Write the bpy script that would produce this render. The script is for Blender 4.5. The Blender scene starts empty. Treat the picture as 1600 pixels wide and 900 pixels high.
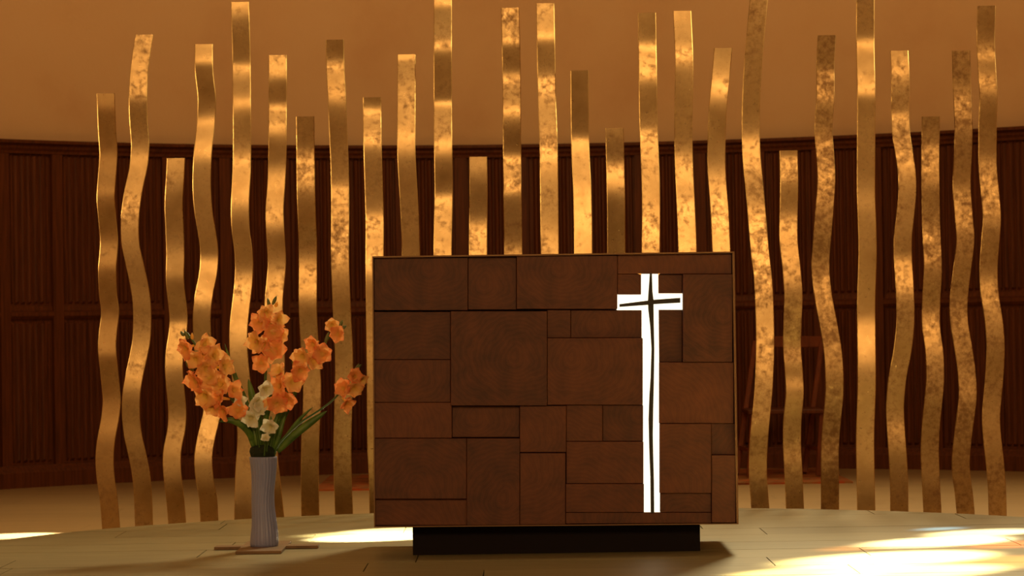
import bpy, bmesh, math, random
from mathutils import Vector, Matrix, Euler
random.seed(7)
S = bpy.context.scene
COL = S.collection

# ------------------------------------------------------------------ camera
F_PX = 4800.0; CAM = Vector((0, 0, 0.76)); PITCH = math.atan(50 / F_PX); ROLL = 0.015
fwd = Vector((0, math.cos(PITCH), math.sin(PITCH)))
up0 = Vector((0, -math.sin(PITCH), math.cos(PITCH))); rt0 = Vector((1, 0, 0))
CUP = up0 * math.cos(ROLL) + rt0 * math.sin(ROLL)
CRT = rt0 * math.cos(ROLL) - up0 * math.sin(ROLL)
cam_d = bpy.data.cameras.new('camera'); cam = bpy.data.objects.new('camera', cam_d); COL.objects.link(cam)
cam_d.sensor_width = 36; cam_d.lens = F_PX / 1600 * 36; cam_d.clip_end = 200
m = Matrix((CRT, CUP, -fwd)).transposed().to_4x4(); m.translation = CAM
cam.matrix_world = m
cam_d.dof.use_dof = True; cam_d.dof.focus_distance = 10.2; cam_d.dof.aperture_fstop = 9.0
S.camera = cam
S.view_settings.view_transform = 'Standard'; S.view_settings.look = 'None'
S.view_settings.gamma = 1; S.view_settings.use_curve_mapping = False
S.view_settings.exposure = 0.0

# ------------------------------------------------------------------ world and lights
w = bpy.data.worlds.new('dim_church_air'); S.world = w; w.use_nodes = True
bg = w.node_tree.nodes['Background']; bg.inputs[0].default_value = (1.0, 0.74, 0.56, 1); bg.inputs[1].default_value = 0.085

def aim(o, tgt):
    o.rotation_euler = (Vector(tgt) - o.location).to_track_quat('-Z', 'Y').to_euler()
def area(name, loc, tgt, sx, sy, power, col):
    l = bpy.data.lights.new(name, 'AREA'); l.shape = 'RECTANGLE'; l.size = sx; l.size_y = sy
    l.energy = power; l.color = col
    o = bpy.data.objects.new(name, l); COL.objects.link(o); o.location = loc; aim(o, tgt); return o
def spot(name, tgt, az, el, dist, half_deg, power, col, rad=0.03, blend=0.5):
    a, e = math.radians(az), math.radians(el)
    d = Vector((math.sin(a) * math.cos(e), math.cos(a) * math.cos(e), math.sin(e)))
    l = bpy.data.lights.new(name, 'SPOT'); l.energy = power; l.color = col; l.spot_size = math.radians(half_deg * 2)
    l.spot_blend = blend; l.shadow_soft_size = rad
    o = bpy.data.objects.new(name, l); COL.objects.link(o); o.location = Vector(tgt) + d * dist; aim(o, tgt); return o

# warm chandelier bank over the nave, in front of and above the camera
area('nave_lamp_bank', (0.5, -3.0, 4.1), (0, 13.5, 1.4), 6.5, 1.6, 430, (1.0, 0.60, 0.23))
# daylight falling through the coloured apse window, behind and a little to the right
awl = area('apse_window_light', (2.3, 17.3, 6.6), (0.2, 10.0, 0), 1.6, 1.6, 200, (1.0, 0.80, 0.42)); awl.data.spread = math.radians(95)
# lamps washing the apse wall
area('apse_wash_lamp', (0, 10.5, 6.2), (0, 18.6, 1.9), 5.0, 0.6, 150, (1.0, 0.60, 0.24))

# ------------------------------------------------------------------ pixel helpers
def ray(px, py):
    return fwd + CRT * ((px - 800) / F_PX) + CUP * ((450 - py) / F_PX)
def at(px, py, Y):
    r = ray(px, py); return CAM + r * ((Y - CAM.y) / r.y)
def on_floor(px, py, z=0.0):
    r = ray(px, py); return CAM + r * ((z - CAM.z) / r.z)

# narrow sunbeams through clear panes of the side lights
def beam(px, py, z, az, el, half, power, col, dist=6.5, rad=0.03, blend=0.6):
    spot('sunbeam', on_floor(px, py, z), az, el, dist, half, power, col, rad, blend)
BEAMS = [
    (600, 839, 0, 58, 43, 1.75, 9000, (1.0, 0.92, 0.70), 0.3),
    (570, 834, 0, 62, 38, 1.5, 5000, (1.0, 0.88, 0.55), 0.8),
    (620, 829, 0, 58, 43, 1.5, 6000, (1.0, 0.88, 0.6), 0.6),
    (10, 838, -0.15, 50, 40, 1.6, 6500, (1.0, 0.92, 0.68), 0.5),
    (1400, 872, 0, 50, 36, 2.5, 11000, (1.0, 0.84, 0.46), 0.8),
    (1470, 846, 0, 50, 36, 1.9, 7500, (1.0, 0.90, 0.66), 0.7),
    (1540, 832, 0, 50, 36, 1.5, 5500, (1.0, 0.90, 0.66), 0.7),
    (1290, 893, 0, 50, 36, 2.0, 7000, (1.0, 0.86, 0.40), 0.8),
    (1430, 893, 0, 50, 36, 2.2, 7000, (1.0, 0.86, 0.50), 0.8),
    (1590, 850, 0, 50, 36, 1.3, 2600, (1.0, 0.22, 0.05), 0.9),
    (1560, 878, 0, 50, 36, 2.2, 2200, (1.0, 0.45, 0.10), 0.9),
    (1340, 856, 0, 50, 36, 1.0, 1300, (1.0, 0.35, 0.08), 0.9),
    (1470, 826, 0, 50, 36, 0.7, 2400, (0.25, 0.55, 1.0), 0.9),
]
for px, py, z, az, el, h, pw, c, bl in BEAMS:
    k = 1.0 if px < 800 else 0.6      # the right-hand lights hang nearer to the floor they light
    beam(px, py, z, az, el, h / k, pw * 5.0 * k * k, c, dist=6.5 * k, blend=bl)
# spots added out of view for glancing light on the brass ribbon edges
spot('edge_spot_left', (-1.3, 12.6, 0.9), -74, 12, 2.6, 34, 60, (1.0, 0.66, 0.22), 0.3, 0.8)
spot('edge_spot_right', (0.7, 12.6, 1.6), 74, 14, 3.2, 20, 80, (1.0, 0.8, 0.3), 0.3, 0.8)

# ------------------------------------------------------------------ materials
def mat(name, col, rough=0.6, metal=0.0, spec=0.5, emit=None, es=0):
    m = bpy.data.materials.new(name); m.use_nodes = True
    b = m.node_tree.nodes['Principled BSDF']
    b.inputs['Base Color'].default_value = (*col, 1); b.inputs['Roughness'].default_value = rough
    b.inputs['Metallic'].default_value = metal; b.inputs['Specular IOR Level'].default_value = spec
    if emit: b.inputs['Emission Color'].default_value = (*emit, 1); b.inputs['Emission Strength'].default_value = es
    return m
class N:
    def __init__(s, m): s.t = m.node_tree; s.b = s.t.nodes['Principled BSDF']
    def n(s, typ, **kw):
        x = s.t.nodes.new(typ)
        for k, v in kw.items():
            if isinstance(k, str) and hasattr(x, k): setattr(x, k, v)
        return x
    def l(s, a, b): s.t.links.new(a, b)
    def coord(s, out='Object', scale=(1, 1, 1), rand=0.0):
        tc = s.n('ShaderNodeTexCoord'); mp = s.n('ShaderNodeMapping'); mp.inputs['Scale'].default_value = scale
        s.l(tc.outputs[out], mp.inputs['Vector'])
        if rand:
            oi = s.n('ShaderNodeObjectInfo'); mu = s.n('ShaderNodeMath', operation='MULTIPLY'); mu.inputs[1].default_value = rand
            s.l(oi.outputs['Random'], mu.inputs[0]); cx = s.n('ShaderNodeCombineXYZ')
            for i in range(3): s.l(mu.outputs[0], cx.inputs[i])
            s.l(cx.outputs[0], mp.inputs['Location'])
        return mp.outputs[0]
    def noise(s, vec, scale, detail=4, rough=0.55):
        x = s.n('ShaderNodeTexNoise'); x.inputs['Scale'].default_value = scale; x.inputs['Detail'].default_value = detail
        x.inputs['Roughness'].default_value = rough; s.l(vec, x.inputs['Vector']); return x.outputs['Fac']
    def ramp(s, fac, stops):
        x = s.n('ShaderNodeValToRGB'); e = x.color_ramp.elements
        while len(e) < len(stops): e.new(0.5)
        for i, (p, c) in enumerate(stops): e[i].position = p; e[i].color = (*c, 1) if len(c) == 3 else c
        s.l(fac, x.inputs[0]); return x.outputs[0]
    def mix(s, fac, a, b, mode='MIX'):
        x = s.n('ShaderNodeMix'); x.data_type = 'RGBA'; x.blend_type = mode
        for v, i in ((fac, 0), (a, 6), (b, 7)):
            if hasattr(v, 'links'): s.l(v, x.inputs[i])
            elif i == 0: x.inputs[0].default_value = v
            else: x.inputs[i].default_value = (*v, 1)
        return x.outputs[2]
    def math(s, op, a, b=0.0):
        x = s.n('ShaderNodeMath', operation=op)
        for i, v in enumerate((a, b)):
            if hasattr(v, 'links'): s.l(v, x.inputs[i])
            else: x.inputs[i].default_value = v
        return x.outputs[0]
    def bump(s, h, strength=0.3, dist=0.01):
        x = s.n('ShaderNodeBump'); x.inputs['Strength'].default_value = strength; x.inputs['Distance'].default_value = dist
        s.l(h, x.inputs['Height']); s.l(x.outputs[0], s.b.inputs['Normal'])
M = {}
# brass ribbons: gold with brown tarnish; object colour red channel = how tarnished
M['brass'] = mat('brass', (0.7, 0.45, 0.2), 0.36, 1.0); n = N(M['brass'])
v = n.coord('Object', (1, 1, 1), 30)
oi = n.n('ShaderNodeObjectInfo'); sep = n.n('ShaderNodeSeparateColor'); n.l(oi.outputs['Color'], sep.inputs[0])
big = n.noise(v, 7, 5, 0.6); fine = n.noise(v, 42, 6, 0.7)
vs = n.coord('Object', (160, 160, 6), 9); brush = n.noise(vs, 1, 2)
base = n.ramp(big, [(0.3, (0.33, 0.21, 0.09)), (0.55, (0.44, 0.295, 0.135)), (0.8, (0.49, 0.335, 0.165))])
thr = n.math('ADD', n.math('MULTIPLY', big, 0.45), n.math('MULTIPLY', fine, 0.55))
thr = n.math('ADD', thr, n.math('MULTIPLY', sep.outputs[0], 0.15))
st = n.ramp(thr, [(0.55, (0, 0, 0)), (0.72, (1, 1, 1))])
c = n.mix(n.math('MULTIPLY', st, 0.8), base, (0.15, 0.075, 0.03))
n.l(c, n.b.inputs['Base Color'])
n.l(n.math('ADD', n.math('MULTIPLY', fine, 0.12), n.math('ADD', 0.23, n.math('MULTIPLY', st, 0.15))), n.b.inputs['Roughness'])
n.bump(n.math('ADD', n.math('MULTIPLY', fine, 1.0), n.math('MULTIPLY', brush, 0.2)), 0.05, 0.003)

M['brass_edge'] = mat('brass_edge', (0.85, 0.6, 0.26), 0.3, 1.0)

def wood(name, dark, mid, rough=0.5, grain=(2, 2, 30), spec=0.4, rand=20):
    mm = mat(name, mid, rough, 0, spec); n = N(mm); v = n.coord('Object', grain, rand)
    f = n.noise(v, 3, 5, 0.6); n.l(n.ramp(f, [(0.3, dark), (0.7, mid)]), n.b.inputs['Base Color'])
    n.bump(f, 0.1, 0.003); return mm
M['wainscot'] = wood('wainscot_oak', (0.052, 0.014, 0.004), (0.118, 0.032, 0.008), 0.55, (25, 25, 1.2), 0.18)
M['chair_wood'] = wood('chair_wood', (0.10, 0.024, 0.007), (0.17, 0.042, 0.012), 0.5, (20, 20, 3), 0.15)
M['trivet'] = wood('trivet_wood', (0.13, 0.07, 0.03), (0.22, 0.125, 0.055), 0.5, (4, 30, 4))

# end grain blocks of the altar: growth rings round an off-centre heart
mm = mat('end_grain', (0.2, 0.07, 0.025), 0.55, 0, 0.35); M['endgrain'] = mm; n = N(mm)
tc = n.n('ShaderNodeTexCoord'); oi = n.n('ShaderNodeObjectInfo')
cx = n.n('ShaderNodeCombineXYZ')
n.l(n.math('MULTIPLY', n.math('SUBTRACT', oi.outputs['Random'], 0.5), 0.22), cx.inputs[0])
r2 = n.math('FRACT', n.math('MULTIPLY', oi.outputs['Random'], 17.3))
n.l(n.math('MULTIPLY', n.math('SUBTRACT', r2, 0.5), 0.24), cx.inputs[2])
add = n.n('ShaderNodeVectorMath', operation='ADD'); n.l(tc.outputs['Object'], add.inputs[0]); n.l(cx.outputs[0], add.inputs[1])
nz = n.n('ShaderNodeTexNoise'); nz.inputs['Scale'].default_value = 9; n.l(add.outputs[0], nz.inputs['Vector'])
sub = n.n('ShaderNodeVectorMath', operation='MULTIPLY_ADD'); n.l(nz.outputs['Color'], sub.inputs[0]); sub.inputs[1].default_value = (0.09, 0, 0.09); n.l(add.outputs[0], sub.inputs[2])
mulv = n.n('ShaderNodeVectorMath', operation='MULTIPLY'); n.l(sub.outputs[0], mulv.inputs[0]); mulv.inputs[1].default_value = (1, 0, 1.2)
ln = n.n('ShaderNodeVectorMath', operation='LENGTH'); n.l(mulv.outputs[0], ln.inputs[0])
rings = n.math('SINE', n.math('MULTIPLY', ln.outputs['Value'], 900)); rings2 = n.math('SINE', n.math('MULTIPLY', ln.outputs['Value'], 330))
fac = n.math('ADD', n.math('MULTIPLY', rings, 0.04), n.math('MULTIPLY', rings2, 0.055))
bign = n.noise(add.outputs[0], 14, 5, 0.6)
fac = n.math('ADD', n.math('ADD', fac, bign), n.math('MULTIPLY', n.math('SUBTRACT', oi.outputs['Random'], 0.5), 0.25))
n.l(n.ramp(fac, [(0.2, (0.052, 0.014, 0.0055)), (0.8, (0.138, 0.040, 0.012))]), n.b.inputs['Base Color'])
n.bump(fac, 0.12, 0.002)

M['plaster'] = mat('plaster', (0.6, 0.32, 0.12), 0.9, 0, 0.1); n = N(M['plaster'])
v = n.coord('Object', (1, 1, 1)); f = n.noise(v, 1.6, 6, 0.6); f2 = n.noise(v, 60, 3)
n.l(n.ramp(f, [(0.3, (0.69, 0.45, 0.25)), (0.5, (0.74, 0.51, 0.29)), (0.75, (0.76, 0.54, 0.32))]), n.b.inputs['Base Color']); n.bump(f2, 0.15, 0.004)

M['floor'] = mat('nave_floor', (0.4, 0.25, 0.1), 0.42, 0, 0.45); n = N(M['floor'])
br = n.n('ShaderNodeTexBrick'); v = n.coord('Object', (1, 1, 1)); n.l(v, br.inputs['Vector'])
br.inputs['Scale'].default_value = 1; br.inputs['Brick Width'].default_value = 1.3; br.inputs['Row Height'].default_value = 0.3
br.inputs['Mortar Size'].default_value = 0.004
br.inputs['Color1'].default_value = (0.34, 0.22, 0.095, 1); br.inputs['Color2'].default_value = (0.38, 0.25, 0.11, 1); br.inputs['Mortar'].default_value = (0.25, 0.15, 0.06, 1)
v2 = n.coord('Object', (1, 14, 1)); f = n.noise(v2, 1.5, 6)
n.l(n.mix(0.5, br.outputs['Color'], n.ramp(f, [(0.3, (0.27, 0.175, 0.075)), (0.7, (0.41, 0.275, 0.125))])), n.b.inputs['Base Color'])

M['board'] = mat('platform_board', (0.3, 0.24, 0.13), 0.5, 0, 0.4); n = N(M['board'])  # greyer than the floor: cooler daylight on the platform put into the colour
v = n.coord('Object', (1.5, 22, 1), 40); f = n.noise(v, 2, 6, 0.6); oi = n.n('ShaderNodeObjectInfo')
f = n.math('ADD', f, n.math('MULTIPLY', n.math('SUBTRACT', oi.outputs['Random'], 0.5), 0.3))
n.l(n.ramp(f, [(0.25, (0.17, 0.145, 0.068)), (0.6, (0.235, 0.20, 0.098)), (0.85, (0.275, 0.235, 0.118))]), n.b.inputs['Base Color']); n.bump(f, 0.08, 0.002)
M['step'] = mat('platform_edge', (0.22, 0.17, 0.09), 0.6)

M['rug'] = mat('rug', (0.25, 0.06, 0.03), 0.95, 0, 0.1); n = N(M['rug'])
v = n.coord('Object', (5, 9, 1)); vo = n.n('ShaderNodeTexVoronoi'); vo.inputs['Scale'].default_value = 1.6; n.l(v, vo.inputs['Vector'])
f = n.noise(v, 2.5, 4)
n.l(n.mix(n.ramp(f, [(0.42, (0, 0, 0)), (0.56, (1, 1, 1))]), n.ramp(vo.outputs['Distance'], [(0.2, (0.08, 0.02, 0.008)), (0.6, (0.40, 0.085, 0.025))]), (0.27, 0.13, 0.045)), n.b.inputs['Base Color'])

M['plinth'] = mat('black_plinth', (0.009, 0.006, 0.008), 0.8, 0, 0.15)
M['carcass'] = mat('dark_carcass', (0.05, 0.02, 0.01), 0.6)
M['trim'] = mat('bronze_trim', (0.16, 0.09, 0.045), 0.5, 0.8)
M['glow'] = mat('glow_panel', (0.9, 0.9, 0.8), 0.5, emit=(1.0, 0.93, 0.72), es=1.35)
M['iron'] = mat('dark_iron', (0.012, 0.009, 0.007), 0.6)
M['ceramic'] = mat('shaded_white_ceramic', (0.24, 0.27, 0.50), 0.35, 0, 0.5)  # white ceramic; its bluish shade is put into the base colour
M['foam'] = mat('dark_green_foam', (0.008, 0.016, 0.005), 0.9)
M['leaf'] = mat('leaf', (0.06, 0.14, 0.02), 0.45); n = N(M['leaf'])
v = n.coord('Object', (1, 1, 1), 10); f = n.noise(v, 30, 3); n.l(n.ramp(f, [(0.3, (0.035, 0.09, 0.012)), (0.7, (0.11, 0.20, 0.03))]), n.b.inputs['Base Color'])
M['stem'] = mat('stem', (0.05, 0.11, 0.02), 0.5)
M['bud'] = mat('bud', (0.12, 0.15, 0.04), 0.5)
def petal_mat(name, throat, body, rim):
    mm = mat(name, body, 0.55, 0, 0.3); n = N(mm)
    at_ = n.n('ShaderNodeUVMap'); at_.uv_map = 'UVMap'; sp = n.n('ShaderNodeSeparateXYZ'); n.l(at_.outputs[0], sp.inputs[0])
    v = n.coord('Object', (1, 1, 1), 10); f = n.noise(v, 60, 3)
    t = n.math('ADD', sp.outputs[1], n.math('MULTIPLY', n.math('SUBTRACT', f, 0.5), 0.35))
    c = n.ramp(t, [(0.05, throat), (0.55, body), (0.95, rim)])
    n.l(c, n.b.inputs['Base Color'])
    tr = n.n('ShaderNodeBsdfTranslucent'); n.l(c, tr.inputs[0]); ms = n.n('ShaderNodeMixShader'); ms.inputs[0].default_value = 0.35
    out = n.t.nodes['Material Output']; n.l(n.b.outputs[0], ms.inputs[1]); n.l(tr.outputs[0], ms.inputs[2]); n.l(ms.outputs[0], out.inputs[0])
    return mm
M['orange'] = petal_mat('orange_petal', (0.92, 0.66, 0.14), (0.96, 0.62, 0.24), (0.96, 0.44, 0.17))
M['orange2'] = petal_mat('deep_orange_petal', (0.92, 0.55, 0.12), (0.95, 0.46, 0.16), (0.93, 0.30, 0.11))
M['white'] = petal_mat('white_petal', (0.75, 0.70, 0.35), (0.80, 0.78, 0.62), (0.85, 0.82, 0.70))

# ------------------------------------------------------------------ object helpers
def link(name, me, m, parent=None, loc=None):
    o = bpy.data.objects.new(name, me); COL.objects.link(o)
    if m and not me.materials: me.materials.append(m)
    if parent: o.parent = parent
    if loc is not None: o.location = loc
    return o
def mesh(name, vs, fs, m, parent=None, loc=(0, 0, 0), smooth=False, bevel=0, seg=1):
    """vs in world coordinates; origin put at loc (world)."""
    loc = Vector(loc); me = bpy.data.meshes.new(name)
    me.from_pydata([tuple(Vector(v) - loc) for v in vs], [], fs); me.update()
    bm = bmesh.new(); bm.from_mesh(me); bmesh.ops.recalc_face_normals(bm, faces=bm.faces)
    if bevel: bmesh.ops.bevel(bm, geom=list(bm.edges), offset=bevel, segments=seg, affect='EDGES', clamp_overlap=True)
    bm.to_mesh(me); bm.free()
    if smooth:
        for p in me.polygons: p.use_smooth = True
    pl = world_loc(parent) if parent else Vector((0, 0, 0))
    return link(name, me, m, parent, loc - pl)
def world_loc(o):
    v = Vector((0, 0, 0))
    while o: v += o.location; o = o.parent
    return v
BOXF = [(0, 1, 2, 3), (7, 6, 5, 4), (0, 4, 5, 1), (1, 5, 6, 2), (2, 6, 7, 3), (3, 7, 4, 0)]
def prism(poly, off):
    k = len(poly); vs = [Vector(p) for p in poly] + [Vector(p) + Vector(off) for p in poly]
    return vs, [tuple(range(k)), tuple(range(2 * k - 1, k - 1, -1))] + [(i, (i + 1) % k, k + (i + 1) % k, k + i) for i in range(k)]
def boxv(x0, x1, y0, y1, z0, z1):
    return [(x0, y0, z0), (x1, y0, z0), (x1, y1, z0), (x0, y1, z0), (x0, y0, z1), (x1, y0, z1), (x1, y1, z1), (x0, y1, z1)]
def tube(pts, rads, seg=8, flat=1.0):
    vs = []; fs = []; pts = [Vector(p) for p in pts]
    for i, p in enumerate(pts):
        t = (pts[min(i + 1, len(pts) - 1)] - pts[max(i - 1, 0)]).normalized()
        a = t.cross(Vector((0, 1, 0)));  a = a.normalized() if a.length > 1e-4 else Vector((1, 0, 0)); b = t.cross(a).normalized()
        r = rads[i] if hasattr(rads, '__len__') else rads
        for k in range(seg):
            an = 2 * math.pi * k / seg; vs.append(p + a * math.cos(an) * r + b * math.sin(an) * r * flat)
    for i in range(len(pts) - 1):
        for k in range(seg):
            k2 = (k + 1) % seg; fs.append((i * seg + k, i * seg + k2, (i + 1) * seg + k2, (i + 1) * seg + k))
    fs.append(tuple(range(seg))); fs.append(tuple((len(pts) - 1) * seg + k for k in reversed(range(seg))))
    return vs, fs
def bar(p, q, w_, h_):
    p, q = Vector(p), Vector(q); t = (q - p).normalized()
    a = t.cross(Vector((0, 1, 0))); a = a.normalized() if a.length > 1e-3 else Vector((1, 0, 0)); b = t.cross(a).normalized()
    vs = [c_ + a * sx * w_ / 2 + b * sy * h_ / 2 for c_ in (p, q) for sx, sy in ((-1, -1), (1, -1), (1, 1), (-1, 1))]
    return vs, BOXF
def thing(name, label, cat, loc, group=None):
    o = bpy.data.objects.new(name, None); COL.objects.link(o); o.location = loc; o.empty_display_size = 0.1
    return tag(o, label, cat, group)
def tag(o, label, cat, group=None):
    o['label'] = label; o['category'] = cat
    if group: o['group'] = group
    return o
def interp(tab, y):
    """smooth (Catmull-Rom on uneven knots) interpolation"""
    if y <= tab[0][0]: return tab[0][1]
    if y >= tab[-1][0]: return tab[-1][1]
    for i in range(len(tab) - 1):
        (x0, v0), (x1, v1) = tab[i], tab[i + 1]
        if x0 <= y <= x1:
            h = x1 - x0; t = (y - x0) / h
            m0 = (tab[i + 1][1] - tab[i - 1][1]) / (tab[i + 1][0] - tab[i - 1][0]) if i > 0 else (v1 - v0) / h
            m1 = (tab[i + 2][1] - v0) / (tab[i + 2][0] - x0) if i < len(tab) - 2 else (v1 - v0) / h
            return (2*t**3-3*t*t+1)*v0 + (t**3-2*t*t+t)*h*m0 + (-2*t**3+3*t*t)*v1 + (t**3-t*t)*h*m1

# ------------------------------------------------------------------ structure: apse wall, wainscot, floors
AX, AY, AR = 0.15, 14.47, 4.2      # apse centre and radius
ZF = -0.15                         # lower floor
ZW = 0.76 + 1.063                  # top of the wainscot
def apse(th, r, z): return Vector((AX + math.sin(th) * r, AY + math.cos(th) * r, z))
T0, T1 = math.radians(-90), math.radians(90)
vs = []; fs = []; K = 72
for i in range(K + 1):
    th = T0 + (T1 - T0) * i / K
    vs += [apse(th, AR, ZF), apse(th, AR, 8.5), apse(th, AR + 0.3, 8.5), apse(th, AR + 0.3, ZF)]
for i in range(K):
    for j in range(4): a = i * 4; fs.append((a + j, a + (j + 1) % 4, a + 4 + (j + 1) % 4, a + 4 + j))
fs += [(0, 1, 2, 3), (K * 4 + 3, K * 4 + 2, K * 4 + 1, K * 4)]
wall = mesh('wall_back', vs, fs, M['plaster'], smooth=False); wall['kind'] = 'structure'
for p in wall.data.polygons: p.use_smooth = abs(p.normal.z) < 0.5 and p.area > 1.0
def arcsolid(name, th0, th1, prof, m, parent, seg=1, origin=None):
    """prof: closed list (radius offset inwards, z)"""
    vs = []; fs = []; k = len(prof)
    for i in range(seg + 1):
        th = th0 + (th1 - th0) * i / seg
        vs += [apse(th, AR - r, z) for r, z in prof]
    for i in range(seg):
        for j in range(k): fs.append((i * k + j, i * k + (j + 1) % k, (i + 1) * k + (j + 1) % k, (i + 1) * k + j))
    fs += [tuple(range(k)), tuple(seg * k + j for j in reversed(range(k)))]
    return mesh(name, vs, fs, m, parent, origin or apse((th0 + th1) / 2, AR, prof[0][1]))
def flute_panel(name, th0, th1, z0, z1, parent):
    """panel with a raised frame edge and rounded vertical folds"""
    vs = []; fs = []; nf = 5; cols = []
    cols.append((0, 0.004)); cols.append((0.05, 0.004)); cols.append((0.07, 0.016)); cols.append((0.10, 0.016)); cols.append((0.05, 0.003))
    for f in range(nf):
        u0 = 0.14 + 0.72 * f / nf; wd = 0.72 / nf
        for t in (0, 0.18, 0.34, 0.5, 0.66, 0.82): cols.append((u0 + wd * t, 0.004 + 0.020 * math.sin(math.pi * t / 0.82) if t < 0.82 else 0.004))
    cols += [(0.88, 0.004), (0.90, 0.016), (0.93, 0.016), (0.95, 0.004), (1, 0.004)]
    k = len(cols); zz = [(z0, 0), (z0 + 0.02, 0), (z0 + 0.035, 1), (z1 - 0.035, 1), (z1 - 0.02, 0), (z1, 0)]
    for z, s in zz:
        for u, r in cols: vs.append(apse(th0 + (th1 - th0) * u, AR - (0.004 + (r - 0.004) * s), z))
    for i in range(len(zz) - 1):
        for j in range(k - 1): a = i * k + j; fs.append((a, a + 1, a + k + 1, a + k))
    return mesh(name, vs, fs, M['wainscot'], parent, apse((th0 + th1) / 2, AR, z0), smooth=False)
PIT = math.radians(5.0); SW = math.radians(0.95); th_off = math.radians(-1.75) * 0.7
i0, i1 = -17, 18
ZR = ZF + 0.985
for i in range(i0, i1 + 1):
    th = th_off + i * PIT
    arcsolid('stile', th - SW / 2, th + SW / 2, [(0, ZF + 0.02), (0.030, ZF + 0.02), (0.030, ZW - 0.02), (0, ZW - 0.02)], M['wainscot'], wall)
    if i < i1:
        a, b = th + SW / 2, th + PIT - SW / 2
        flute_panel('panel', a, b, ZR + 0.035, ZW - 0.055, wall)
        flute_panel('panel', a, b, ZF + 0.12, ZR - 0.02, wall)
        arcsolid('rail', a, b, [(0, ZR - 0.03), (0.018, ZR - 0.03), (0.034, ZR - 0.012), (0.034, ZR + 0.008), (0.016, ZR + 0.02), (0.012, ZR + 0.045), (0, ZR + 0.045)], M['wainscot'], wall)
tA, tB = th_off + i0 * PIT, th_off + i1 * PIT
cr = arcsolid('trim_1', tA, tB, [(0, ZW - 0.075), (0.034, ZW - 0.075), (0.038, ZW - 0.06), (0.052, ZW - 0.045), (0.055, ZW - 0.03), (0.085, ZW - 0.018), (0.085, ZW), (0, ZW)], M['wainscot'], None, 60); cr['kind'] = 'structure'
bb = arcsolid('baseboard_back', tA, tB, [(0, ZF), (0.06, ZF), (0.06, ZF + 0.085), (0.05, ZF + 0.10), (0.036, ZF + 0.115), (0.03, ZF + 0.125), (0, ZF + 0.125)], M['wainscot'], None, 60); bb['kind'] = 'structure'

for nm, sx in (('wall_left', -1), ('wall_right', 1)):
    xa, xb = AX + sx * AR, AX + sx * (AR + 0.3)
    sw = mesh(nm, boxv(min(xa, xb), max(xa, xb), -4, AY - 0.01, ZF, 8.5), BOXF, M['plaster']); sw['kind'] = 'structure'
fl = mesh('floor', boxv(-9, 9, -4, 20, ZF - 0.2, ZF), BOXF, M['floor']); fl['kind'] = 'structure'

PX, PY, PR = 0.13, 10.24, 2.11
def circle(r, n=160): return [(PX + r * math.cos(2 * math.pi * i / n), PY + r * math.sin(2 * math.pi * i / n)) for i in range(n)]
vs, fs = prism([(x, y, ZF) for x, y in circle(PR - 0.004, 128)], (0, 0, 0.125))
plat = mesh('platform', vs, fs, M['step'], None, (PX, PY, ZF)); plat['kind'] = 'structure'
def clip(poly, ax, val, keep_less):
    out = []
    for i in range(len(poly)):
        a, b = poly[i], poly[(i + 1) % len(poly)]
        ia = (a[ax] <= val) if keep_less else (a[ax] >= val); ib = (b[ax] <= val) if keep_less else (b[ax] >= val)
        if ia: out.append(a)
        if ia != ib:
            t = (val - a[ax]) / (b[ax] - a[ax]); out.append((a[0] + (b[0] - a[0]) * t, a[1] + (b[1] - a[1]) * t))
    return out
BW = 0.335; row = 0; y = PY - PR - 0.1
circ = circle(PR, 200)
while y < PY + PR:
    x = PX - PR - random.uniform(0.1, 1.1)
    while x < PX + PR:
        L = random.uniform(1.0, 1.6); g = 0.0018
        poly = clip(clip(clip(clip(circ, 0, x + g, False), 0, x + L - g, True), 1, y + g, False), 1, y + BW - g, True)
        if len(poly) >= 3:
            top = random.uniform(-0.0008, 0)
            cxx = sum(p[0] for p in poly) / len(poly); cyy = sum(p[1] for p in poly) / len(poly)
            vs, fs = prism([(a, b, -0.025) for a, b in poly], (0, 0, 0.025 + top))
            mesh('board', vs, fs, M['board'], plat, (cxx, cyy, -0.025))
        x += L
    y += BW

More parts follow.
